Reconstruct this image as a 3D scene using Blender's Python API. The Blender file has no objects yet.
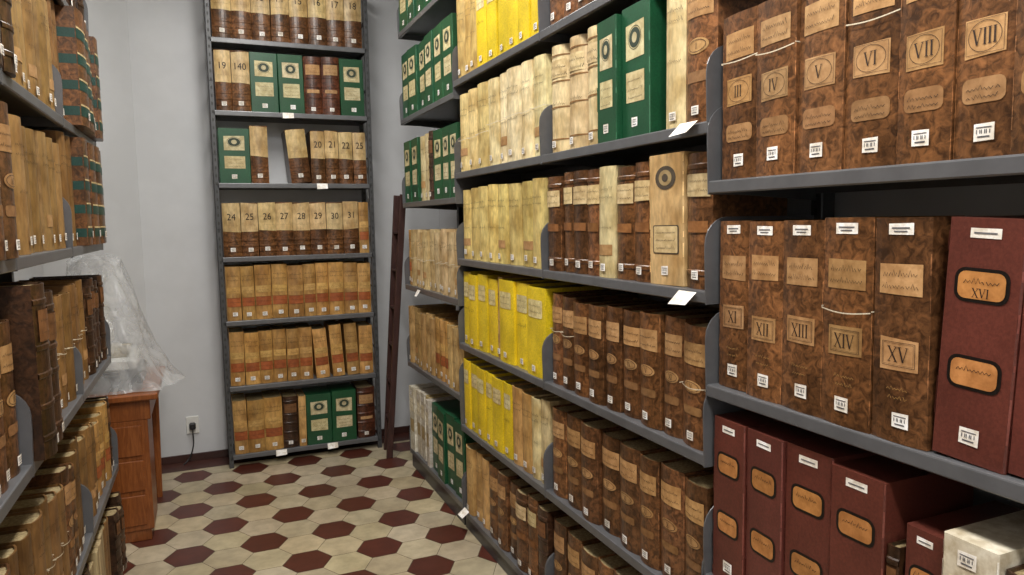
import bpy, math, random
from mathutils import Vector, Matrix
R = random.Random(11)
Z = Vector((0,0,1))

def C(h):
    h=h.lstrip('#'); o=[]
    for i in (0,2,4):
        c=int(h[i:i+2],16)/255
        o.append(c/12.92 if c<=.04045 else ((c+.055)/1.055)**2.4)
    return tuple(o)
def vary(c,a=.12):
    k=1+R.uniform(-a,a)
    return (min(1,c[0]*k*(1+R.uniform(-.03,.03))),min(1,c[1]*k),min(1,c[2]*k*(1+R.uniform(-.08,.08))))

# ---------------------------------------------------------------- materials
MATS={}
def mk(name, scale=30, lo=(.8,.8,.8), hi=(1.1,1.1,1.1), detail=4, dist=0, rough=.5, bump=0, sc=(1,1,1), spec=.5, nlo=.38, nhi=.62, metallic=0, second=None, tint=None):
    m=bpy.data.materials.new(name); m.use_nodes=True
    nt=m.node_tree; n=nt.nodes; l=nt.links; b=n['Principled BSDF']
    b.inputs['Roughness'].default_value=rough; b.inputs['Metallic'].default_value=metallic
    b.inputs['Specular IOR Level'].default_value=spec
    if tint is None:
        at=n.new('ShaderNodeAttribute'); at.attribute_name='tint'; src=at.outputs['Color']
    else:
        rg=n.new('ShaderNodeRGB'); rg.outputs[0].default_value=(*tint,1); src=rg.outputs[0]
    tc=n.new('ShaderNodeTexCoord'); mp=n.new('ShaderNodeMapping'); mp.inputs['Scale'].default_value=sc
    l.new(tc.outputs['Object'],mp.inputs['Vector'])
    nz=n.new('ShaderNodeTexNoise'); nz.inputs['Scale'].default_value=scale; nz.inputs['Detail'].default_value=detail
    nz.inputs['Distortion'].default_value=dist; nz.inputs['Roughness'].default_value=.6
    l.new(mp.outputs[0],nz.inputs['Vector'])
    cr=n.new('ShaderNodeValToRGB'); cr.color_ramp.elements[0].position=nlo; cr.color_ramp.elements[1].position=nhi
    cr.color_ramp.elements[0].color=(*lo,1); cr.color_ramp.elements[1].color=(*hi,1)
    l.new(nz.outputs['Fac'],cr.inputs[0])
    mx=n.new('ShaderNodeMix'); mx.data_type='RGBA'; mx.blend_type='MULTIPLY'; mx.inputs[0].default_value=1
    l.new(src,mx.inputs[6]); l.new(cr.outputs[0],mx.inputs[7])
    out=mx.outputs[2]
    if second:
        s2,lo2,hi2,p0,p1=second
        n2=n.new('ShaderNodeTexNoise'); n2.inputs['Scale'].default_value=s2; n2.inputs['Detail'].default_value=3
        l.new(tc.outputs['Object'],n2.inputs['Vector'])
        c2=n.new('ShaderNodeValToRGB'); c2.color_ramp.elements[0].position=p0; c2.color_ramp.elements[1].position=p1
        c2.color_ramp.elements[0].color=(*lo2,1); c2.color_ramp.elements[1].color=(*hi2,1)
        l.new(n2.outputs['Fac'],c2.inputs[0])
        m2=n.new('ShaderNodeMix'); m2.data_type='RGBA'; m2.blend_type='MULTIPLY'; m2.inputs[0].default_value=1
        l.new(out,m2.inputs[6]); l.new(c2.outputs[0],m2.inputs[7]); out=m2.outputs[2]
    l.new(out,b.inputs['Base Color'])
    if bump:
        bp=n.new('ShaderNodeBump'); bp.inputs['Strength'].default_value=bump; bp.inputs['Distance'].default_value=.003
        l.new(nz.outputs['Fac'],bp.inputs['Height']); l.new(bp.outputs[0],b.inputs['Normal'])
    MATS[name]=m; return m
g=lambda v:(v,v,v)
mk('leather',scale=52,lo=(.40,.37,.35),hi=(1.55,1.44,1.3),detail=8,dist=1.0,rough=.34,bump=.18,nlo=.38,nhi=.68,second=(8,g(.6),g(1.18),.36,.62))
mk('vellum',scale=60,lo=g(.76),hi=g(1.1),detail=5,rough=.46,bump=.1,sc=(1,1,.35),second=(10,(.70,.62,.5),g(1.06),.35,.6))
mk('cloth',scale=160,lo=g(.85),hi=g(1.1),detail=3,rough=.4,bump=.1,second=(7,g(.8),g(1.08),.35,.65))
mk('paper',scale=45,lo=(.78,.73,.65),hi=g(1.06),detail=5,rough=.6,second=(13,(.84,.8,.74),g(1.03),.38,.6))
mk('ink',scale=60,lo=g(.8),hi=g(1.1),rough=.6)
mk('pages',scale=40,lo=(.6,.55,.5),hi=g(1.05),detail=4,rough=.85,sc=(3,3,.2))
mk('steel',scale=12,lo=g(.9),hi=g(1.06),rough=.34,spec=.5,tint=C('646568'),metallic=.25)
mk('steel_dark',scale=12,lo=g(.9),hi=g(1.06),rough=.4,tint=C('4a4b4d'),metallic=.25)
mk('wall_paint',scale=2.2,lo=g(.93),hi=g(1.02),rough=.85,bump=.02,tint=C('c8cacd'),detail=6)
mk('ceiling_paint',scale=2,lo=g(.95),hi=g(1.02),rough=.9,tint=C('a0a09e'))
mk('tile',scale=14,lo=g(.84),hi=g(1.06),rough=.4,detail=5,second=(2.5,(.80,.78,.74),g(1.04),.35,.65))
mk('grout',scale=50,lo=g(.8),hi=g(1.1),rough=.9,tint=C('6a6052'))
mk('wood_orange',scale=14,lo=(.7,.6,.5),hi=g(1.1),rough=.35,sc=(6,6,.6),dist=1,tint=C('8a5026'),detail=5)
mk('wood_red',scale=20,lo=g(.7),hi=g(1.15),rough=.4,sc=(3,3,.5),tint=C('402824'))
mk('white_plastic',scale=10,lo=g(.95),hi=g(1.02),rough=.35,tint=C('dcdcd8'))
mk('black_plastic',scale=10,lo=g(.9),hi=g(1.1),rough=.35,tint=C('202022'))
mk('string',scale=300,lo=g(.75),hi=g(1.05),rough=.8,tint=C('d8cdb4'))
m=bpy.data.materials.new('lamp_tube'); m.use_nodes=True; b=m.node_tree.nodes['Principled BSDF']
b.inputs['Emission Color'].default_value=(1,.96,.9,1); b.inputs['Emission Strength'].default_value=6; MATS['lamp_tube']=m
m=bpy.data.materials.new('plastic_film'); m.use_nodes=True; nt=m.node_tree; b=nt.nodes['Principled BSDF']
b.inputs['Base Color'].default_value=(.58,.59,.60,1); b.inputs['Roughness'].default_value=.12
nz=nt.nodes.new('ShaderNodeTexNoise'); nz.inputs['Scale'].default_value=7; nz.inputs['Detail'].default_value=5; nz.inputs['Distortion'].default_value=1.5
tc=nt.nodes.new('ShaderNodeTexCoord'); nt.links.new(tc.outputs['Object'],nz.inputs['Vector'])
cr=nt.nodes.new('ShaderNodeMapRange'); cr.inputs[1].default_value=.35; cr.inputs[2].default_value=.7; cr.inputs[3].default_value=.24; cr.inputs[4].default_value=.6
nt.links.new(nz.outputs['Fac'],cr.inputs[0]); nt.links.new(cr.outputs[0],b.inputs['Alpha'])
bp=nt.nodes.new('ShaderNodeBump'); bp.inputs['Strength'].default_value=.7; bp.inputs['Distance'].default_value=.025
nt.links.new(nz.outputs['Fac'],bp.inputs['Height']); nt.links.new(bp.outputs[0],b.inputs['Normal'])
MATS['plastic_film']=m

# ---------------------------------------------------------------- mesh builder
class MB:
    def __init__(s): s.v=[];s.f=[];s.m=[];s.t=[]
    def face(s,pts,mat,tint=(.5,.5,.5)):
        i=len(s.v); s.v.extend([tuple(p) for p in pts]); s.f.append(tuple(range(i,i+len(pts)))); s.m.append(mat); s.t.append(tint)
    def grid(s,rows,mat,tint=(.5,.5,.5),close=False):
        i=len(s.v); n=len(rows[0])
        for r in rows: s.v.extend([tuple(p) for p in r])
        for a in range(len(rows)-1):
            for b in range(n if close else n-1):
                c=(b+1)%n
                s.f.append((i+a*n+b,i+a*n+c,i+(a+1)*n+c,i+(a+1)*n+b)); s.m.append(mat); s.t.append(tint)
    def box(s,x0,x1,y0,y1,z0,z1,mat,tint=(.5,.5,.5),ch=0.0):
        if ch<=0: ch=.0015
        ch=min(ch,(x1-x0)/3,(y1-y0)/3,(z1-z0)/3)
        def ring(e,z): return [Vector((x0+e,y0,z)),Vector((x1-e,y0,z)),Vector((x1,y0+e,z)),Vector((x1,y1-e,z)),Vector((x1-e,y1,z)),Vector((x0+e,y1,z)),Vector((x0,y1-e,z)),Vector((x0,y0+e,z))]
        def ringi(z): return [Vector((min(max(p.x,x0+ch),x1-ch),min(max(p.y,y0+ch),y1-ch),z)) for p in ring(ch,z)]
        rows=[ringi(z0),ring(ch,z0+ch),ring(ch,z1-ch),ringi(z1)]
        s.grid(rows,mat,tint,close=True)
        s.face(rows[3],mat,tint); s.face(list(reversed(rows[0])),mat,tint)
    def beam(s,p0,p1,w,d,side,mat,tint=(.5,.5,.5)):
        p0=Vector(p0);p1=Vector(p1);ax=(p1-p0).normalized(); sd=Vector(side); sd=(sd-ax*sd.dot(ax)).normalized(); up=ax.cross(sd)
        c=.15
        prof=[(-1+c,-1),(1-c,-1),(1,-1+c),(1,1-c),(1-c,1),(-1+c,1),(-1,1-c),(-1,-1+c)]
        r0=[p0+sd*(a*w/2)+up*(b*d/2) for a,b in prof]; r1=[q+(p1-p0) for q in r0]
        s.grid([r0,r1],mat,tint,close=True); s.face(r1,mat,tint); s.face(list(reversed(r0)),mat,tint)
    def build(s,name,parent=None,smooth=False):
        me=bpy.data.meshes.new(name+'_mesh'); me.from_pydata(s.v,[],s.f)
        used=[]
        for k in s.m:
            if k not in used: used.append(k)
        for k in used: me.materials.append(MATS[k])
        idx={k:i for i,k in enumerate(used)}
        me.polygons.foreach_set('material_index',[idx[k] for k in s.m])
        ca=me.color_attributes.new('tint','FLOAT_COLOR','CORNER')
        buf=[]
        for f,t in zip(s.f,s.t): buf.extend((t[0],t[1],t[2],1.0)*len(f))
        ca.data.foreach_set('color',buf)
        if smooth: me.polygons.foreach_set('use_smooth',[True]*len(s.f))
        me.update()
        ob=bpy.data.objects.new(name,me); bpy.context.scene.collection.objects.link(ob)
        if parent: ob.parent=parent
        return ob
def empty(name):
    e=bpy.data.objects.new(name,None); e.empty_display_size=.1; bpy.context.scene.collection.objects.link(e); return e

class Frame:
    def __init__(s,o,sv): s.o=Vector(o); s.s=Vector(sv); s.out=s.s.cross(Z)
    def P(s,a,z,c): return s.o+s.s*a+Z*z+s.out*c

GL={}
def glyph(st):
    if st in GL: return GL[st]
    cu=bpy.data.curves.new('t','FONT'); cu.body=st; cu.size=1; cu.resolution_u=3
    ob=bpy.data.objects.new('t',cu); bpy.context.scene.collection.objects.link(ob)
    me=ob.to_mesh(); vs=[(v.co.x,v.co.y) for v in me.vertices]; fs=[tuple(p.vertices) for p in me.polygons]
    ob.to_mesh_clear(); bpy.data.objects.remove(ob); bpy.data.curves.remove(cu)
    x0=min(v[0] for v in vs);x1=max(v[0] for v in vs);y0=min(v[1] for v in vs);y1=max(v[1] for v in vs)
    GL[st]=([((x-x0)/(y1-y0),(y-y0)/(y1-y0)) for x,y in vs],fs,(x1-x0)/(y1-y0)); return GL[st]

# ---------------------------------------------------------------- book
class Book:
    def __init__(s,mb,fr,s0,z0,w,h,dep,c0,mat,tint,kind='round',lean=0,bands=(),pages=C('a8966f'),B=None):
        s.mb=mb;s.fr=fr;s.s0=s0;s.z0=z0;s.w=w;s.h=h;s.dep=dep;s.c0=c0;s.kind=kind;s.lean=lean
        s.B={'round':.13*w,'soft':.05*w,'box':0}[kind] if B is None else B*w
        s.tw=R.uniform(-.06,.06)
        s.sk=R.uniform(-.008,.008)
        t=.0035
        if kind=='box': A=[0,.003,w-.003,w]
        else: A=[w*i/8 for i in range(9)]
        if s.B>.2*w: A=[w*(1-math.cos(math.pi*i/12))/2 for i in range(13)]
        lv=[(0,0),(h,0)]
        if bands:
            lv=[(0,0)]
            for zb in bands: lv+= [(zb-.008,0),(zb-.005,.0028),(zb+.005,.0028),(zb+.008,0)]
            lv+=[(h,0)]
        mb.grid([[s.P(a,b,o) for a in A] for b,o in lv],mat,tint)
        F=lambda a,b,c: s.P3(a,b,c)
        bk=-dep
        mb.face([s.P(w,0,0),F(w,0,bk),F(w,h,bk),s.P(w,h,0)],mat,tint)
        mb.face([F(0,0,bk),s.P(0,0,0),s.P(0,h,0),F(0,h,bk)],mat,tint)
        mb.face([F(w,0,bk),F(0,0,bk),F(0,h,bk),F(w,h,bk)],mat if kind=='box' else 'pages',tint if kind=='box' else pages)
        mb.face([F(0,0,bk),F(w,0,bk)]+[s.P(a,0,0) for a in reversed(A)],mat,tint)
        top=[s.P(a,h,0) for a in A]+[F(w,h,bk),F(0,h,bk)]
        if kind=='box':
            mb.face(top,mat,tint)
        else:
            ai=[min(max(a,t),w-t) for a in A]
            inn=[s.P(a,h,-.005) for a in ai]+[F(w-t,h,bk),F(t,h,bk)]
            dp=[s.P(a,h-.007,-.005) for a in ai]+[F(w-t,h-.007,bk),F(t,h-.007,bk)]
            mb.grid([top,inn],mat,tint,close=True); mb.grid([inn,dp],mat,tint,close=True); mb.face(dp,'pages',pages)
        if (mat=='leather' or kind=='box') and w>.085:
            ec=tuple(min(1,c*(2.2 if mat=='leather' else 1.8)+.01) for c in tint)
            for a_ in (.0015,w-.0015):
                z_=0
                while z_<h-.02:
                    l_=R.uniform(.008,.05)
                    if R.random()<.5:
                        z2_=min(h-.002,z_+l_); ww=R.uniform(.0008,.0024)
                        x0_,x1_=(a_-.0015,a_-.0015+ww) if a_<w/2 else (a_+.0015-ww,a_+.0015)
                        mb.grid([[s.P(x0_,z_,.0007),s.P(x1_,z_,.0007)],[s.P(x0_,z2_,.0007),s.P(x1_,z2_,.0007)]],mat,ec)
                    z_+=l_
    def prof(s,a):
        t=max(-1,min(1,2*a/s.w-1))
        if s.kind=='box': return -.003 if abs(t)>.999 else 0
        if s.B>.2*s.w: return -s.B*(1-math.sqrt(max(0,1-t*t*.98)))
        return -s.B*t*t
    def P3(s,a,b,c):
        c=c+s.tw*(a-s.w/2)-s.sk*b
        th=s.lean
        if th:
            ca,sa=math.cos(th),math.sin(th)
            x=a*ca+b*sa; y=-a*sa+b*ca
            if th>0: y+=s.w*sa
            else: x+=s.h*(-sa)
            a,b=x,y
        return s.fr.P(s.s0+a,s.z0+b,s.c0+c)
    def P(s,a,b,off): return s.P3(a,b,s.prof(a)+off)
    def shape(s,a0,a1,lo,hi,mat,tint,off=.0016,n=8):
        A=[a0+(a1-a0)*i/n for i in range(n+1)]
        s.mb.grid([[s.P(a,lo(a),off) for a in A],[s.P(a,hi(a),off) for a in A]],mat,tint)
    def rect(s,f0,f1,z0,z1,mat,tint,off=.0016,n=None):
        w=s.w; e=(z1-z0)*.035; q=[R.uniform(-e,e) for _ in range(4)]
        a0,a1=f0*w,f1*w; k=lambda a:(a-a0)/(a1-a0)
        s.shape(a0,a1,lambda a:z0+q[0]*(1-k(a))+q[1]*k(a),lambda a:z1+q[2]*(1-k(a))+q[3]*k(a),mat,tint,off,n or (1 if s.kind=='box' else 8))
    def rrect(s,f0,f1,z0,z1,r,mat,tint,off):
        w=s.w;a0=f0*w;a1=f1*w; r=min(r,(a1-a0)/2.2,(z1-z0)/2.2)
        def d(a):
            e=min(a-a0,a1-a)
            return 0 if e>=r else r-math.sqrt(max(0,r*r-(r-e)**2))
        A=[a0+r*(1-math.cos(k*math.pi/8)) for k in range(5)]
        if s.kind!='box': A+=[a0+r+(a1-a0-2*r)*k/6 for k in range(1,6)]
        A+=[a1-r*(1-math.cos(k*math.pi/8)) for k in range(4,-1,-1)]
        s.mb.grid([[s.P(a,z0+d(a),off) for a in A],[s.P(a,z1-d(a),off) for a in A]],mat,tint)
    def oval(s,ac,zc,ra,rz,mat,tint,off,n=12):
        A=[ac-ra*math.cos(math.pi*k/n) for k in range(n+1)]
        q=lambda a: rz*math.sqrt(max(0,1-((a-ac)/ra)**2))
        s.mb.grid([[s.P(a,zc-q(a),off) for a in A],[s.P(a,zc+q(a),off) for a in A]],mat,tint)
    def ring(s,ac,zc,ra,rz,wd,mat,tint,off,n=18):
        s.mb.grid([[s.P(ac+(ra+k)*math.cos(2*math.pi*i/n),zc+(rz+k)*math.sin(2*math.pi*i/n),off) for i in range(n)] for k in (wd,0)],mat,tint,close=True)
    def frame_(s,f0,f1,z0,z1,wd,tint,off):
        a0,a1=f0*s.w,f1*s.w; n=6
        for z in (z0,z1): s.stroke([(a0+(a1-a0)*i/n,z) for i in range(n+1)],wd,'ink',tint,off)
        for a in (a0,a1): s.stroke([(a,z0),(a,z1)],wd,'ink',tint,off)
    def stroke(s,pts,wd,mat,tint,off):
        L=[];Rr=[]
        for i,(x,y) in enumerate(pts):
            a=pts[max(0,i-1)];b=pts[min(len(pts)-1,i+1)]
            dx,dy=b[0]-a[0],b[1]-a[1];l=math.hypot(dx,dy) or 1
            nx,ny=-dy/l*wd/2,dx/l*wd/2
            L.append(s.P(x+nx,y+ny,off));Rr.append(s.P(x-nx,y-ny,off))
        s.mb.grid([Rr,L],mat,tint)
    def script(s,f0,f1,z,amp,tint=C('2a1c12'),wd=.0011,off=.0026):
        a0=f0*s.w;a1=f1*s.w; n=max(5,int((a1-a0)/.0032)); pts=[]
        for i in range(n):
            up=amp*(R.choice((.4,.5,.6,1.2)) if i%2 else -.3*R.random())
            pts.append((a0+(a1-a0)*i/(n-1),z+up))
            if R.random()<.1 and len(pts)>2:
                s.stroke(pts,wd,'ink',tint,off); pts=[]
        if len(pts)>1: s.stroke(pts,wd,'ink',tint,off)
    def text(s,st,ac,zc,hh,tint,off=.0026,maxw=None):
        vs,fs,wd=glyph(st)
        sx=hh*.9
        if maxw and wd*sx>maxw: sx=maxw/wd
        pts=[s.P(ac+(x-wd/2)*sx,zc+(y-.5)*hh,off) for x,y in vs]
        for f in fs: s.mb.face([pts[i] for i in f],'ink',tint)
    def roman(s,st,ac,zc,hh,tint,off=.0026,maxw=.05):
        W={'I':.36,'V':.8,'X':.8}
        tot=sum(W[c] for c in st); k=min(hh,maxw/tot); x=ac-tot*k/2
        thick=.12*hh*min(1,k/hh*1.3);thin=thick*.45;b=zc-hh/2;t=zc+hh/2;e=hh*.02
        S=lambda p,w_: s.stroke(p,w_,'ink',tint,off)
        for c in st:
            cw=W[c]*k; m_=cw*.14
            if c=='I':
                S([(x+cw/2,b),(x+cw/2,t)],thick); S([(x+.12*cw,b),(x+.88*cw,b)],e+.0005); S([(x+.12*cw,t),(x+.88*cw,t)],e+.0005)
            elif c=='V':
                S([(x+m_,t),(x+cw/2,b)],thick); S([(x+cw-m_,t),(x+cw/2,b)],thin)
                S([(x,t),(x+.36*cw,t)],e+.0005); S([(x+.7*cw,t),(x+cw,t)],e+.0005)
            else:
                S([(x+m_,t),(x+cw-m_,b)],thick); S([(x+cw-m_,t),(x+m_,b)],thin)
                for q in (b,t): S([(x,q),(x+.34*cw,q)],e+.0005); S([(x+.66*cw,q),(x+cw,q)],e+.0005)
            x+=cw
    def sticker(s,fc=.5,z=.03,sz=.026,off=.0048):
        w_=min(sz,s.w*.62)/s.w; f0=fc-w_/2+R.uniform(-.05,.05);f1=f0+w_; z+=R.uniform(-.003,.004)
        s.rect(f0,f1,z-sz*.42,z+sz*.42,'paper',C('ffffff'),off,n=3)
        s.rect(f0+w_*.12,f1-w_*.12,z+sz*.20,z+sz*.25,'ink',C('66666c'),off+.0007,n=3)
        nb=9
        for k in range(nb):
            if k%3==1: continue
            q0=f0+w_*(.14+.72*k/nb); s.rect(q0,q0+w_*.045,z-sz*.08,z+sz*.12,'ink',C('55555a'),off+.0007,n=1)
        s.rect(f0+w_*.2,f1-w_*.2,z-sz*.26,z-sz*.19,'ink',C('55555a'),off+.0007,n=3)
    def string(s,z,sag=.006):
        pts=[];n=10
        for o in (-.0012,.0012):
            pts.append([s.P(s.w*i/n,z+o-sag*math.sin(math.pi*i/n)+.003*math.sin(s.s0*31),.0062) for i in range(n+1)])
        s.mb.grid(pts,'string')
        for a,sg in ((s.w+.001,1),(-.001,-1)):
            q=[s.P3(a,z-.0012,-.001),s.P3(a,z-.0012,-s.dep),s.P3(a,z+.0012,-s.dep),s.P3(a,z+.0012,-.001)]
            s.mb.face(q if sg>0 else q[::-1],'string')

BROWN=C('6c4a2f'); TAN=C('b98a50'); LAB=C('b58d5e'); CREAM=C('d8c396'); YEL=C('e8c924'); PYEL=C('d8c27a')
GREEN=C('164c2e'); MAR=C('5e2f26'); ORANGE=C('b67e46'); INK=C('241710')
KIND={'mott':'leather_bound_ledgers','mottsmall':'leather_bound_ledgers','numb':'numbered_archive_volumes','vel':'parchment_registers','velred':'parchment_registers',
 'green':'green_box_files','yel':'yellow_registers','pyel':'parchment_registers','red':'red_box_files','gilt':'dark_leather_volumes','strip':'striped_ledgers','white':'paper_folders','dark':'dark_leather_volumes','ovalc':'cream_box_files','toplab':'leather_bound_ledgers','papers':'paper_folders'}
def draw(mbs,fr,style,s0,z0,w,h,opt):
    mb=mbs.setdefault(KIND[style],MB())
    c0=opt.get('c',-.008)+R.uniform(-.015,.005); lean=opt.get('lean',0); dep=opt.get('dep',.26)
    mk_=lambda mat,tint,kind='round',**k: Book(mb,fr,s0,z0,w,h,dep,c0,mat,tint,kind,lean,**k)
    if style=='mott':
        b=mk_('leather',vary(BROWN,.28),'soft'); L=vary(LAB,.16)
        o=.0012
        if opt.get('wide'): z1,z2=.66*h,.80*h; z3,z4=.35*h,.49*h; rh=.028
        else: z1,z2=.74*h,.90*h; z3,z4=.44*h,.60*h; rh=.026
        dz=R.uniform(-.008,.008); z1+=dz; z2+=dz+R.uniform(-.006,.006); dz=R.uniform(-.01,.008); z3+=dz; z4+=dz
        b.rect(.12,.88,z1,z2,'paper',L,o); b.rect(.16,.84,z3,z4,'paper',vary(L,.1),o)
        b.script(.2,.8,z1+(z2-z1)*.62,.009,wd=.0012); b.script(.18,.82,z1+(z2-z1)*.22,.008,wd=.0012)
        zc=(z3+z4)/2; hz=(z4-z3)/2-.007
        if opt.get('wide'): b.frame_(.21,.79,z3+.007,z4-.007,.0009,INK,.0022); b.frame_(.235,.765,z3+.0095,z4-.0095,.0005,INK,.0022)
        else: b.ring(w/2,zc,w*.27,hz,.0009,'ink',INK,.0022,n=24); b.frame_(.19,.81,z3+.004,z4-.004,.0006,INK,.0022)
        b.roman(opt.get('rom','XI'),w/2,zc,rh,C('2e1d12'),off=.0023,maxw=w*.42)
        if opt.get('low'):
            b.rrect(.14,.86,.23*h,.335*h,.012,'paper',vary(C('9c744a'),.1),o); b.script(.22,.78,.285*h,.006,off=.0022); b.script(.22,.78,.25*h,.005,off=.0022)
        else:
            b.script(.3,.7,.24*h,.005,tint=C('a8824e'),off=.0012); b.script(.33,.67,.2*h,.005,tint=C('a8824e'),off=.0012)
        if opt.get('top'):
            b.rect(.28,.72,h*.925,h*.975,'paper',C('ffffff'),o,n=4); b.rect(.34,.66,h*.952,h*.958,'ink',C('66666a'),.002,n=4); b.rect(.38,.62,h*.938,h*.943,'ink',C('66666a'),.002,n=4)
        b.sticker(.52,.045,.034,off=.002)
        if opt.get('str'): b.string(h*opt['str'])
    elif style in('mottsmall','toplab'):
        b=mk_('leather',vary(opt.get('col',BROWN),.3),'round',bands=[h*.12,h*.9] if style=='toplab' else ()); o=.0016
        L=vary(CREAM if style=='toplab' else LAB,.14)
        if style=='toplab':
            b.rect(.04,.96,.68*h,.85*h,'paper',L,.0036)
            b.script(.12,.88,.79*h,.006,off=.0045);b.script(.12,.88,.72*h,.006,off=.0045)
            b.rect(.1,.9,.42*h,.5*h,'paper',vary(C('8a5c32'),.1),.003)
        else:
            b.rect(.08,.92,.68*h,.86*h,'paper',L,o); b.script(.14,.86,.79*h,.006,wd=.0013);b.script(.14,.86,.72*h,.006,wd=.0013)
            b.oval(w/2,.50*h,.33*w,.05*h,'paper',vary(LAB,.1),o); b.ring(w/2,.50*h,.26*w,.036*h,.0014,'ink',INK,.0028)
            b.roman(R.choice(('I','V','X','IV','IX','XI')),w/2,.5*h,.014,INK,off=.003,maxw=w*.3)
            b.rrect(.15,.85,.27*h,.34*h,.006,'paper',vary(C('8c6640'),.1),o)
        b.sticker(.5,.034,.028)
        if opt.get('str'): b.string(h*opt['str'])
    elif style=='numb':
        b=mk_('leather',vary(C('6a482c'),.18),'round',bands=[h*.1,h*.2,h*.3])
        b.rect(0,1,.47*h,.985*h,'vellum',vary(C('cdb280'),.08),.0012)
        if opt.get('n'):
            b.text(opt['n'],w/2,.74*h,.042,C('1c1410'),off=.003,maxw=w*.7)
        b.script(.15,.85,.58*h,.006,tint=C('8a6a44'))
        b.sticker(.5,.045,.03)
    elif style in('vel','pyel'):
        base=C('c39b62') if style=='vel' else PYEL
        if opt.get('light'): base=C('d8c79a')
        if style=='pyel': base=PYEL
        b=mk_('vellum',vary(opt.get('col',base),.16),'round',B=opt.get('B'))
        if opt.get('lab'):
            b.rect(.10,.90,.70*h,.86*h,'paper',vary(CREAM,.05),.0022,n=12)
            for q in (.12,.42,.66,.9): b.rect(.02,.98,q*h,(q+.012)*h,'paper',C('8a6436'),.0022,n=14)
        for k in range(2): b.script(.1,.9,h*(.79-.07*k),.009,wd=.0015,off=.0034)
        if R.random()<.7: b.script(.15,.85,h*.45,.008,wd=.0014,tint=C('4a3522'))
        if R.random()<.35 and not opt.get('lab'): b.rect(.1,.9,h*.2,h*.3,'paper',vary(LAB,.1),.0014)
        b.sticker(.5,.034,.028)
        if opt.get('str'): b.string(h*opt['str'])
    elif style=='velred':
        b=mk_('vellum',vary(C('bc9154'),.2),'round')
        b.rect(.04,.96,.26*h,.42*h,'paper',vary(C('a65a2e'),.18),.0014)
        for q in (.26,.34,.42): b.stroke([(w*i/6,q*h) for i in range(7)],.002,'ink',C('7a4a24'),.003)
        b.rect(.04,.96,.5*h,.62*h,'paper',vary(C('cba462'),.1),.0014)
        b.script(.1,.9,.82*h,.008,wd=.0016);b.script(.1,.9,.74*h,.008,wd=.0016);b.script(.15,.85,.54*h,.006,tint=C('6a4a2c'))
        b.sticker(.5,.04,.03)
    elif style=='green':
        b=mk_('cloth',vary(opt.get('col',GREEN),.1),'box')
        a=.33 if w>.12 else .36
        b.rect(.5-a,.5+a,.60*h,.86*h,'paper',vary(C('cfc49c'),.05),.0012)
        b.oval(w/2,.75*h,w*.2,.075*h,'ink',C('2c3a2c'),.002); b.ring(w/2,.75*h,w*.22,.085*h,.002,'ink',C('2c3a2c'),.002)
        b.oval(w/2,.75*h,w*.09,.04*h,'paper',C('bfb694'),.0028)
        b.rect(.5-a,.5+a,.27*h,.50*h,'paper',vary(C('cfc49c'),.05),.0012)
        b.script(.24,.76,.43*h,.006,off=.002);b.script(.24,.76,.36*h,.006,off=.002);b.script(.24,.76,.30*h,.005,off=.002)
        b.sticker(.5,.04,.032,off=.0015)
    elif style=='yel':
        b=mk_('cloth',vary(opt.get('col',YEL),.1),'soft')
        b.rrect(.12,.88,.66*h,.86*h,.008,'paper',vary(C('e0d29c'),.05),.0014)
        b.script(.18,.82,.79*h,.007);b.script(.18,.82,.72*h,.007)
        if R.random()<.5: b.script(.2,.8,.5*h,.012,tint=C('6b5a20'),wd=.0018)
        b.sticker(.5,.034,.028)
    elif style=='red':
        b=mk_('cloth',vary(opt.get('col',MAR),.12),'box')
        for za,zb in ((.66,.80),(.30,.44)):
            b.rrect(.14,.86,za*h,zb*h,.018,'cloth',C('14100e'),.001); b.rrect(.19,.81,za*h+.006,zb*h-.006,.013,'paper',vary(ORANGE,.1),.0018)
            b.script(.27,.73,(za+zb)/2*h+.004,.007,off=.0026,wd=.0013)
            if opt.get('rom') and za>.5: b.roman(opt['rom'],w/2,(za+.04)*h,.015,INK,off=.0026,maxw=.04)
        b.rect(.3,.7,h*.92,h*.96,'paper',C('ffffff'),.001,n=1); b.rect(.35,.65,h*.937,h*.943,'ink',C('66666a'),.0018,n=1)
        b.sticker(.5,.045,.034,off=.0015)
    elif style in('gilt','dark'):
        b=mk_('leather',vary(C('54301f') if style=='gilt' else C('432d1e'),.2),'round',bands=[h*q for q in (.12,.3,.48,.64,.9)])
        b.rect(.1,.9,.68*h,.86*h,'paper',vary(LAB if style=='gilt' else C('7a5230'),.1),.003); b.script(.16,.84,.79*h,.006,off=.0042);b.script(.16,.84,.72*h,.006,off=.0042)
        if style=='gilt': b.rect(.15,.85,.37*h,.43*h,'paper',vary(LAB,.1),.003)
        b.sticker(.5,.034,.028)
    elif style=='strip':
        b=mk_('leather',vary(C('6c4a2c'),.1),'soft')
        for q in (.08,.30,.52,.74):
            b.rect(0,1,q*h,(q+.08)*h,'cloth',C('1a433c'),.0012); b.rect(0,1,(q+.085)*h,(q+.1)*h,'paper',C('c9b88e'),.0014)
            for e_,f_ in (((w+.0008),1),((-.0008),-1)):
                Q=[b.P3(e_,q*h,-.01),b.P3(e_,q*h,-dep),b.P3(e_,(q+.08)*h,-dep),b.P3(e_,(q+.08)*h,-.01)]
                mb.face(Q if f_>0 else Q[::-1],'cloth',C('1a433c'))
        b.sticker(.5,.04,.03)
    elif style=='white':
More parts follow.
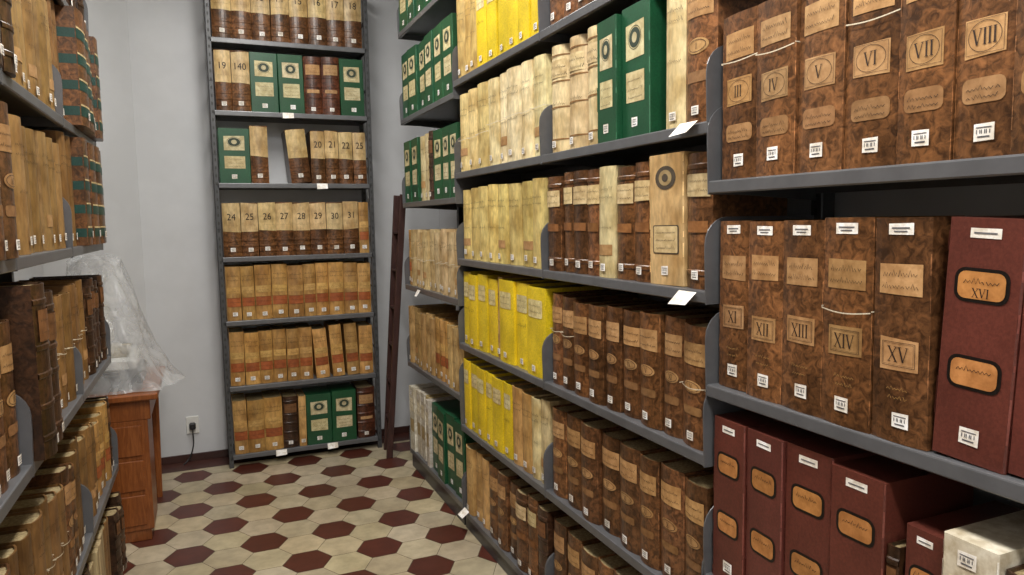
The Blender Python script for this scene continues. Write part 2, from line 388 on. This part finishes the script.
        b=mk_('paper',vary(opt.get('col',C('c9c6ba')),.06),'box'); b.rect(.14,.86,.62*h,.82*h,'paper',C('e4dcc4'),.0008,n=1); b.script(.2,.8,.75*h,.008,off=.0016); b.script(.2,.8,.67*h,.006,off=.0016); b.rect(.16,.84,.3*h,.5*h,'paper',C('a8946a'),.001,n=1); b.sticker(.5,h*.91,.034,off=.002)
    elif style=='papers':
        b=mk_('pages',vary(C('a8966f'),.2),'box'); b.script(.1,.9,.6*h,.006)
    elif style=='ovalc':
        b=mk_('vellum',C('c9a876'),'box')
        b.oval(w/2,.82*h,w*.3,.09*h,'ink',C('4a4034'),.0012);b.oval(w/2,.82*h,w*.19,.06*h,'paper',C('a8946c'),.002);b.oval(w/2,.82*h,w*.09,.03*h,'ink',C('4a4034'),.0028)
        b.rrect(.12,.88,.24*h,.46*h,.006,'ink',C('4a4034'),.0012);b.rrect(.15,.85,.24*h+.003,.46*h-.003,.005,'paper',CREAM,.002)
        for q in (.4,.34,.28): b.script(.22,.78,q*h,.006,off=.0028)
        b.sticker(.5,.04,.03,off=.002)

def row(fr,s0,s1,z0,items,hdef,fit=True,jit=.02,dep=.26,c=-.008):
    tot=sum(i[1] for i in items); k=(s1-s0)/tot if fit else 1
    x=s0; mbs={}
    for st,w,*o in items:
        o=dict(o[0]) if o else {}
        w*=k; h=o.get('h',hdef)*(1-R.uniform(0,jit)); o.setdefault('dep',dep); o.setdefault('c',c)
        lean=o.get('lean',0)
        if st!='gap':
            if not lean and R.random()<.35: o['lean']=lean=R.choice((-1,1))*R.uniform(.004,.014)
            foot=abs(h*math.sin(lean)) if lean else 0
            if o.get('over'): foot=0
            draw(mbs,fr,st,x+.0008,z0+.0006,w-.0016-foot,h,o)
        x+=w
    for nme,mb in mbs.items(): mb.build(nme)
def rep(st,n,w,jw=.15,**o): return [(st,w*(1+R.uniform(-jw,jw)),dict(o)) for _ in range(n)]

# ---------------------------------------------------------------- shelving
def shelf_pan(mb,fr,s0,s1,z,dep,mat='steel',lip=.032):
    pr=[(-dep,0),(-.004,0),(-.001,-.001),(0,-.004),(0,-lip+.003),(-.003,-lip),(-.014,-lip),(-.014,-lip+.0025),(-.0045,-lip+.0025),(-.0025,-lip+.005),(-.0025,-.005),(-.005,-.0028),(-dep+.0025,-.0028),(-dep+.0025,-lip),(-dep,-lip)]
    r0=[fr.P(s0,z+b,a) for a,b in pr]; r1=[fr.P(s1,z+b,a) for a,b in pr]
    mb.grid([r0,r1],mat,close=True)
    for r,f in ((r0,0),(r1,1)):
        s_=s0 if f==0 else s1; d=.002 if f==0 else -.002
        q=[fr.P(s_,z,0),fr.P(s_,z-lip,0),fr.P(s_,z-lip,-dep),fr.P(s_,z,-dep)]
        q2=[fr.P(s_+d,z,0),fr.P(s_+d,z-lip,0),fr.P(s_+d,z-lip,-dep),fr.P(s_+d,z,-dep)]
        mb.face(q,mat); mb.face(q2[::-1],mat)
def bracket(mb,fr,s,z,dep,hh=.19,mat='steel',th=.0035):
    pr=[(-dep,-.05),(-.10,-.034),(-.0,-.034)]
    r=.07
    pr+=[(0.004,hh-r-.03)]
    for k in range(0,7):
        a=k*math.pi/12; pr.append((.004-r+r*math.cos(a),hh-r+r*math.sin(a)))
    pr+=[(-dep,hh)]
    A=[fr.P(s-th/2,z+b,a) for a,b in pr]; B=[fr.P(s+th/2,z+b,a) for a,b in pr]
    mb.grid([A,B],mat,close=True); mb.face(A,mat); mb.face(B[::-1],mat)
def upright(mb,fr,s,c,ztop,w=.04,d=.05,mat='steel_dark'):
    p0=fr.P(s,0,c);p1=fr.P(s,ztop,c)
    mb.beam(p0,p1,w,d,fr.s,mat)
    for k in range(int(ztop/.05)-1):
        zz=.05+k*.05
        mb.grid([[fr.P(s-.005,zz,c+d/2+.0008),fr.P(s+.005,zz,c+d/2+.0008)],[fr.P(s-.005,zz+.018,c+d/2+.0008),fr.P(s+.005,zz+.018,c+d/2+.0008)]],'ink',C('2a2a2a'))
def card(mb,fr,s,z,w=.06,h=.045,tilt=.5,c=.004):
    mb.grid([[fr.P(s,z-h*math.cos(tilt),c+h*math.sin(tilt)),fr.P(s+w,z-h*math.cos(tilt)+.004,c+h*math.sin(tilt))],[fr.P(s,z,c),fr.P(s+w,z,c)]],'paper',C('ffffff'))

def unit(fr,s0,s1,levels,dep,ztop,cards=(),ends=(True,True)):
    e=empty('metal_bookshelf')
    mb=MB()
    for z in levels: shelf_pan(mb,fr,s0+.004,s1-.004,z,dep)
    mb.build('shelves',e)
    mb=MB()
    for z in levels:
        bracket(mb,fr,s0+.003,z,dep); bracket(mb,fr,s1-.003,z,dep)
    mb.build('end_brackets',e)
    mb=MB(); upright(mb,fr,s0,-dep-.03,ztop)
    if ends[1]: upright(mb,fr,s1,-dep-.03,ztop)
    mb.box(*sorted((fr.P(s0+.01,0,-.01).x,fr.P(s1-.01,0,-dep).x)),*sorted((fr.P(s0+.01,0,-.01).y,fr.P(s1-.01,0,-dep).y)),0,levels[0]-.033,'steel_dark')
    mb.build('uprights_and_base',e)
    if cards:
        mb=MB()
        for s,z,*q in cards: card(mb,fr,s,z,*q)
        mb.build('label_cards',e)
    return e

XR=1.17; DEP=.36
fr1=Frame((XR,4.5,0),(0,-1,0)); L1=1.05
fr2=Frame((XR,3.45,0),(0,-1,0))
fr3=Frame((XR,2.45,0),(0,-1,0))
fr4=Frame((XR,1.48,0),(0,-1,0))
lv1=[.12,.70,1.20,1.72,2.24,2.77]; lv23=[.10,.55,.98,1.41,1.84,2.29]; lv4=[.15,.66,1.17,1.69,2.21]
unit(fr1,0,1.05,lv1,DEP,3.1,cards=[(.3,1.19)],ends=(True,False))
unit(fr2,0,1.0,lv23,DEP,3.1,cards=[(.04,.12,.07,.05,.9)],ends=(True,False))
unit(fr3,0,.97,lv23,DEP,3.1,cards=[(.86,1.845,.075,.05,.8),(.86,1.405,.075,.05,.8)],ends=(True,False))
unit(fr4,0,1.0,lv4,DEP,3.1,ends=(True,False))
fr5=Frame((XR,.48,0),(0,-1,0))
unit(fr5,0,1.0,lv4,DEP,3.1,ends=(True,True))

a,b_=.014,L1-.014
row(fr1,a,b_,2.77,rep('green',6,.165,.05),.38)
row(fr1,a,b_,2.24,rep('green',6,.165,.05),.39)
row(fr1,a,b_,1.72,rep('green',2,.16)+rep('vel',2,.11,light=1)+rep('dark',1,.1)+rep('green',3,.15),.38)
row(fr1,a,b_,1.20,rep('velred',1,.1)+rep('vel',10,.1,col=C('ccb384'),str=.5),.36,jit=.08)
row(fr1,a,b_,.70,rep('vel',6,.1,col=C('b08f5c'))+rep('velred',3,.1)+rep('vel',3,.09,col=C('c0a26e')),.36,jit=.08)
row(fr1,a,b_,.12,rep('white',3,.1)+rep('vel',1,.06,light=1)+rep('white',1,.05)+rep('green',4,.15,.05),.42,jit=.05)
a,b_=.014,.986
row(fr2,a,b_,2.29,rep('pyel',3,.1,col=C('cbac68'))+rep('yel',6,.115,.08),.38)
row(fr2,a,b_,1.84,rep('vel',3,.115,col=C('d6c186'),str=.42)+rep('vel',5,.12,col=C('e2d4a6'),str=.5),.385,jit=.04)
row(fr2,a,b_,1.41,rep('pyel',8,.12),.35,jit=.03)
row(fr2,a,b_,.98,rep('yel',4,.115)+rep('vel',1,.06)+rep('yel',3,.15),.37,jit=.05)
row(fr2,a,b_,.55,rep('yel',6,.11)+rep('vel',2,.1)+rep('vel',2,.08,light=1),.35,jit=.05)
row(fr2,a,b_,.10,rep('vel',3,.1)+rep('mottsmall',3,.11)+rep('toplab',2,.1)+rep('dark',1,.1),.36,jit=.05)
b_=.956
row(fr3,a,b_,2.29,rep('mottsmall',8,.12),.36)
row(fr3,a,b_,1.84,rep('vel',3,.128,.03,lab=1,B=.44,h=.385,col=C('dcc698'))+[('green',.125,dict(h=.38)),('green',.155,dict(h=.39)),('gap',.06),('vel',.09,dict(light=1,h=.40)),('mottsmall',.12,dict(h=.4))],.345)
row(fr3,a,b_,1.41,rep('toplab',4,.105)+[('vel',.105,dict(light=1))]+rep('toplab',2,.105)+[('ovalc',.165,dict(h=.37)),('toplab',.115,dict(h=.37))],.355,jit=.04)
row(fr3,a,b_,.98,[('mottsmall',.1,dict(str=.6)),('mottsmall',.1,dict(str=.6))]+rep('mottsmall',6,.11)+[('mottsmall',.12,dict(str=.5))],.345,jit=.05)
row(fr3,a,b_,.55,rep('mottsmall',8,.11),.34,jit=.05)
row(fr3,a,b_,.10,rep('mottsmall',8,.115),.34,jit=.05)
roms=['III','IV','V','VI','VII','VIII','IX','X']
ws=[.125,.118,.115,.115,.102,.098,.10,.10]
row(fr4,.02,.94,1.69,[('mott',w,dict(rom=r,low=1,str=.72 if i in(0,1,3) else 0)) for i,(w,r) in enumerate(zip(ws,roms))],.40,jit=.03)
row(fr4,.014,.98,1.17,[('mott',.12,dict(rom='XI',wide=1,top=1)),('mott',.12,dict(rom='XII',wide=1,top=1)),('mott',.125,dict(rom='XIII',wide=1,top=1)),('mott',.128,dict(rom='XIV',wide=1,top=1,str=.57)),('mott',.125,dict(rom='XV',wide=1,top=1)),('gap',.004),('red',.135,dict(rom='XVI',lean=.045,over=1)),('red',.12,dict(rom='XVII',lean=.045,over=1)),('gap',.02),('mott',.10,dict(rom='XX',wide=1,top=1,lean=.04))],.425,jit=.02)
row(fr4,.014,.98,.66,[('red',.118),('red',.123),('red',.128),('red',.128),('dark',.03,dict(h=.30)),('red',.085,dict(h=.36,c=-.02)),('gap',.008),('white',.10,dict(h=.385,c=0,col=C('d6cfba'))),('dark',.1,dict(h=.36)),('mott',.12)],.43,jit=.03)
row(fr4,.014,.98,.15,rep('mott',8,.12,rom='X'),.40)
for z in (1.69,1.17,.66,.15): row(fr5,.014,.98,z,rep('mott',4,.12,rom='XX')+rep('red',4,.12),.40)

# back unit
frb=Frame((.083,4.95,0),(1,0,0)); WB=.985
lvb=[.084,.542,.974,1.39,1.864,2.32,2.77,3.2]
e=empty('metal_bookshelf')
mb=MB()
for z in lvb: shelf_pan(mb,frb,.006,WB-.006,z,.27)
mb.build('shelves',e)
mb=MB()
for s in (0,WB):
    for c in (-.012,-.262): upright(mb,frb,s,c,3.22,.028,.024)
for z in lvb[:-1]:
    for s in (-.0,WB): mb.beam(frb.P(s,z+.18,-.0),frb.P(s,z+.18,-.27),.022,.004,frb.s,'steel_dark')
mb.build('uprights',e)
mb=MB()
for s,z in ((.28,.084),(.62,.084),(.62,1.864),(.42,2.32)): card(mb,frb,s,z+.0,.07,.04,.3)
mb.build('label_cards',e)
A0,B0=.022,WB-.022
nb=lambda n,w,**k:('numb',w,dict(n=n,**k))
row(frb,A0,B0,2.77,[nb(str(i),.118) for i in range(11,19)],.37,dep=.24)
row(frb,A0,B0,2.32,[nb('19',.1),nb('140',.11),('green',.17),('green',.165),('gilt',.115),('gilt',.115),('green',.165)],.38,dep=.24)
row(frb,A0,B0,1.864,[('green',.19),nb('',.11,h=.37),('gap',.11),nb('',.16,lean=-.09,h=.36),nb('20',.093),nb('21',.093),nb('22',.093),nb('25',.093)],.355,dep=.24,jit=.03)
row(frb,A0,B0,1.39,[nb(str(i),.112) for i in range(24,32)]+[('velred',.07)],.355,dep=.24,jit=.03)
row(frb,A0,B0,.974,rep('velred',10,.1),.36,dep=.24,jit=.05)
row(frb,A0,B0,.542,rep('velred',6,.1)+[('velred',.13,dict(lean=-.06)),('velred',.12,dict(lean=-.06)),('velred',.12,dict(lean=-.05)),('velred',.11)],.365,dep=.24,jit=.08)
row(frb,A0,B0,.084,rep('velred',3,.1)+[('dark',.1),('vel',.05),('green',.165),('green',.165),('gap',.01),('gilt',.12)],.36,dep=.24,jit=.04)

# left units
XL=-.42
lvl=[.08,.52,1.02,1.53,1.97,2.42]
bounds=[.45,1.25,2.05,2.85,3.65]
TAN_SHADE=C('876439'); DEEP_TAN_SHADE=C('72522b')  # left shelves' shade put into darker parchment tans, here and in rows below
for i in range(4):
    f=Frame((XL,bounds[i],0),(0,1,0)); w=.8
    unit(f,0,w,lvl,.34,2.9,ends=(True,i==3))
    a,b_=.014,w-.014
    if i==3:
        row(f,a,b_,1.97,rep('vel',2,.1,col=TAN_SHADE)+rep('strip',4,.13,c=.035,dep=.3),.42)
        row(f,a,b_,1.53,rep('vel',2,.1,col=TAN_SHADE)+rep('strip',4,.13,c=.035,dep=.3,),.40)
        row(f,a,b_,1.02,rep('vel',3,.1,str=.5,col=TAN_SHADE)+rep('dark',4,.1),.38,jit=.1)
        row(f,a,b_,.52,rep('vel',3,.1,col=TAN_SHADE)+rep('velred',3,.1)+rep('dark',2,.06),.34,jit=.15)
        row(f,a,b_,.08,rep('papers',4,.06,.3)+rep('vel',2,.1,col=TAN_SHADE)+rep('dark',3,.08,c=.02),.34,jit=.2)
        row(f,a,b_,2.42,rep('dark',7,.11),.36)
    else:
        row(f,a,b_,2.42,rep('dark',7,.11),.36)
        row(f,a,b_,1.97,(rep('dark',1,.1,c=.02)+rep('vel',6,.1,col=C('9a7a4a')) if i==2 else rep('dark',7,.1,c=.02)),.36,jit=.06)
        row(f,a,b_,1.53,(rep('vel',7,.09,col=C('917245')) if i==2 else rep('mottsmall',7,.1,c=.02)),.36,jit=.05)
        row(f,a,b_,1.02,([('dark',.13,dict(c=.05,h=.46,dep=.33)),('dark',.12,dict(c=.03,h=.44))]+rep('vel',5,.1,str=.5,col=TAN_SHADE) if i==2 else rep('mottsmall',7,.11)),.38,jit=.08)
        row(f,a,b_,.52,rep('vel',4,.1,str=.5,col=TAN_SHADE)+rep('mottsmall',2,.1)+rep('vel',2,.08,col=DEEP_TAN_SHADE),.36,jit=.15)
        row(f,a,b_,.08,rep('papers',3,.05,.3)+rep('vel',4,.11,col=DEEP_TAN_SHADE)+rep('dark',2,.09),.34,jit=.2)

# ---------------------------------------------------------------- room
YB=5.24; WL=-.86; WR=1.64; YF=-2.2; H=3.6
def slab(name,pts,z0,z1,mat='wall_paint'):
    mb=MB(); r0=[Vector((x,y,z0)) for x,y in pts]; r1=[Vector((x,y,z1)) for x,y in pts]
    mb.grid([r0,r1],mat,close=True); mb.face(r1,mat); mb.face(r0[::-1],mat); return mb.build(name)
slab('wall_back',[(-.38,YB),(WR+.1,YB),(WR+.1,YB+.12),(-.38,YB+.12)],0,H)
slab('wall_corner',[(WL-.1,4.72),(-.38,YB),(-.38,YB+.12),(WL-.1,4.88)],0,H)
slab('wall_left',[(WL-.12,YF),(WL,YF),(WL,4.80),(WL-.12,4.72)],0,H)
slab('wall_right',[(WR,YF),(WR+.12,YF),(WR+.12,YB),(WR,YB)],0,H)
slab('wall_front',[(WL-.12,YF-.12),(WR+.12,YF-.12),(WR+.12,YF),(WL-.12,YF)],0,H)
slab('ceiling',[(WL-.12,YF-.12),(WR+.12,YF-.12),(WR+.12,YB+.12),(WL-.12,YB+.12)],H,H+.1,'ceiling_paint')
mb=MB()
mb.face([(WL-.12,YF-.12,-.002),(WR+.12,YF-.12,-.002),(WR+.12,YB+.12,-.002),(WL-.12,YB+.12,-.002)],'grout')
mb.face([(WL-.12,YF-.12,-.08),(WL-.12,YB+.12,-.08),(WR+.12,YB+.12,-.08),(WR+.12,YF-.12,-.08)],'grout')
d=.2; rr=d/math.sqrt(3); px,py=.715,4.60
YE=YB-.20
for i in range(-16,12):
    for j in range(-40,8):
        cx=px+i*1.5*rr; cy=py+j*d+(i%2)*d/2
        if cy<YF or cy>YE+d/2 or cx<WL-.1 or cx>WR+.1: continue
        u=(cx-px)/(d*math.sqrt(3)/2); v=(cy-py)/(d*1.5)
        red=abs(u-round(u))<.05 and abs(v-round(v))<.05 and (round(u)+round(v))%2==0
        t=vary(C('53291f') if red else C('b6a98e'),.12)
        pts=[(cx+(rr-.0018)*math.cos(k*math.pi/3),min(YE,cy+(rr-.0018)*math.sin(k*math.pi/3)),0) for k in range(6)]
        mb.face(pts,'tile',t)
for k in range(16):
    x0=WL-.1+k*.18
    mb.face([(x0+.001,YE+.002,0),(x0+.179,YE+.002,0),(x0+.179,YB+.05,0),(x0+.001,YB+.05,0)],'tile',vary(C('45231b'),.08))
mb.build('floor')
mb=MB(); mb.box(-.37,WR,YB-.012,YB,0,.05,'cloth',C('3c221c')); mb.build('baseboard_back')

# ---------------------------------------------------------------- desk
dk=empty('wooden_desk')
mb=MB(); mb.box(-.84,-.26,3.93,4.70,.735,.768,'wood_orange',ch=.006); mb.build('desk_top',dk)
mb=MB(); mb.box(-.83,-.30,3.97,4.66,.63,.735,'wood_orange',ch=.004); mb.build('apron',dk)
mb=MB(); mb.box(-.82,-.315,3.972,4.25,.06,.63,'wood_orange',ch=.004)
for z in (.09,.27,.45): mb.box(-.79,-.345,3.962,3.973,z,z+.155,'wood_orange',ch=.003)
mb.box(-.81,-.33,3.985,4.23,0,.06,'wood_orange',ch=.003)
mb.build('drawer_pedestal',dk)
mb=MB()
for z in (.17,.35,.53): mb.box(-.63,-.57,3.942,3.963,z-.008,z+.008,'steel_dark',ch=.003)
mb.build('drawer_handles',dk)
for i,(x,y) in enumerate(((-.33,4.62),(-.80,4.62))):
    mb=MB(); rows=[]
    for k in range(9):
        t=k/8; z=.63*(1-t); w=.032*(1-.4*t)
        rows.append([Vector((x+w*math.cos(q*math.pi/4+.39),y+w*math.sin(q*math.pi/4+.39),z)) for q in range(8)])
    rows=rows[::-1]
    mb.grid(rows,'wood_orange',close=True); mb.face(rows[-1],'wood_orange'); mb.face(rows[0][::-1],'wood_orange'); mb.build('leg_%d'%(i+1),dk)
pc=empty('covered_printer')
mb=MB()
mb.box(-.68,-.34,4.05,4.45,.770,.86,'black_plastic',ch=.012); mb.box(-.66,-.36,4.08,4.42,.86,.93,'white_plastic',ch=.015)
mb.box(-.64,-.40,4.12,4.38,.93,.965,'paper',C('b8b2a0'),ch=.004); mb.box(-.66,-.48,4.2,4.4,.97,1.24,'white_plastic',ch=.03)
mb.build('printer_body',pc)
mb=MB(); rows=[];N=64
for k in range(30):
    t=k/29; z=1.42-(1.42-.772)*t
    rx=.12+.16*t**1.1; ry=.13+.17*t
    if t>.88: rx+=.04*(t-.88)*8; ry+=.02*(t-.88)*8
    r=[]
    for q in range(N):
        th=2*math.pi*q/N; cs,sn=math.cos(th),math.sin(th)
        fold=1+.06*t*math.sin(th*7+2*t)+.035*math.sin(th*13-5*t)+.03*math.sin(th*3+9*t)+.012*math.sin(th*23+3*t)
        ex=.75
        r.append(Vector((-.54+.05*t+rx*fold*math.copysign(abs(cs)**ex,cs),4.27+ry*fold*math.copysign(abs(sn)**ex,sn),z+.02*math.sin(th*3+t*6)*(1-t))))
    rows.append(r)
rows=rows[::-1]
mb.grid(rows,'plastic_film',close=True)
cen=sum(rows[-1],Vector())/N; mb.grid([rows[-1],[cen+(p-cen)*.5+Z*.03 for p in rows[-1]],[cen+(p-cen)*.02+Z*.02 for p in rows[-1]]],'plastic_film',close=True)
mb.build('plastic_dust_cover',pc,smooth=True)

# ---------------------------------------------------------------- ladder
ld=empty('wooden_ladder')
f1,t1=Vector((1.075,4.70,.002)),Vector((1.225,4.70,1.78)); f2,t2=f1+Vector((.025,.19,0)),t1+Vector((-.0,.17,0))
mb=MB(); mb.beam(f1,t1,.022,.04,(0,1,0),'wood_red'); mb.build('rail_1',ld)
mb=MB(); mb.beam(f2,t2,.022,.04,(0,1,0),'wood_red'); mb.build('rail_2',ld)
mb=MB()
for k in range(1,7):
    t=k/7; mb.beam(f1.lerp(t1,t),f2.lerp(t2,t),.035,.014,(1,0,0),'wood_red')
mb.build('rungs',ld)

# ---------------------------------------------------------------- socket + plug + cable
sk=empty('wall_socket')
mb=MB(); mb.box(-.185,-.105,YB-.012,YB,.19,.31,'white_plastic',ch=.004); mb.build('plate',sk)
mb=MB(); mb.box(-.165,-.125,YB-.05,YB-.012,.225,.27,'black_plastic',ch=.008); mb.build('plug',sk)
cu=bpy.data.curves.new('cable','CURVE'); cu.dimensions='3D'; cu.bevel_depth=.004
sp=cu.splines.new('BEZIER'); P=[(-.145,YB-.045,.23),(-.15,YB-.04,.10),(-.2,YB-.06,.008),(-.42,YB-.25,.006)]
sp.bezier_points.add(3)
for bpnt,p in zip(sp.bezier_points,P): bpnt.co=p; bpnt.handle_left_type=bpnt.handle_right_type='AUTO'
co=bpy.data.objects.new('cable',cu); cu.materials.append(MATS['black_plastic']); bpy.context.scene.collection.objects.link(co); co.parent=sk

# ---------------------------------------------------------------- lamps
def fixture(x,y,power):
    e=empty('fluorescent_ceiling_lamp')
    mb=MB(); mb.box(x-.12,x+.12,y-.62,y+.62,H-.07,H-.001,'white_plastic',ch=.01); mb.build('housing',e)
    mb=MB()
    for dx in (-.05,.05): mb.beam((x+dx,y-.6,H-.09),(x+dx,y+.6,H-.09),.03,.03,(1,0,0),'lamp_tube')
    mb.build('tubes',e)
    la=bpy.data.lights.new('lamp_light','AREA'); la.shape='RECTANGLE'; la.size=.22; la.size_y=1.2; la.energy=power; la.color=(1,.965,.91)
    lo=bpy.data.objects.new('lamp_light',la); bpy.context.scene.collection.objects.link(lo); lo.location=(x,y,H-.12); lo.parent=e
fixture(.38,3.5,42); fixture(.30,1.3,64); fixture(.1,-.8,76)
w=bpy.data.worlds.new('World'); bpy.context.scene.world=w; w.use_nodes=True
w.node_tree.nodes['Background'].inputs[0].default_value=(.8,.87,1,1); w.node_tree.nodes['Background'].inputs[1].default_value=.3
bpy.context.scene.view_settings.view_transform='Standard'

# ---------------------------------------------------------------- camera
X=Vector((.919,.0515,-.390)).normalized(); Y=Vector((-.393,.080,-.916)); Y=(Y-X*Y.dot(X)).normalized(); Zc=X.cross(Y)
cam=bpy.data.cameras.new('camera'); cam.lens=36*716/1024; cam.clip_start=.02
co=bpy.data.objects.new('camera',cam); bpy.context.scene.collection.objects.link(co)
Rm=Matrix((X,Y,Zc)).to_4x4(); co.matrix_world=Matrix.Translation((0,0,1.6))@Rm
bpy.context.scene.camera=co
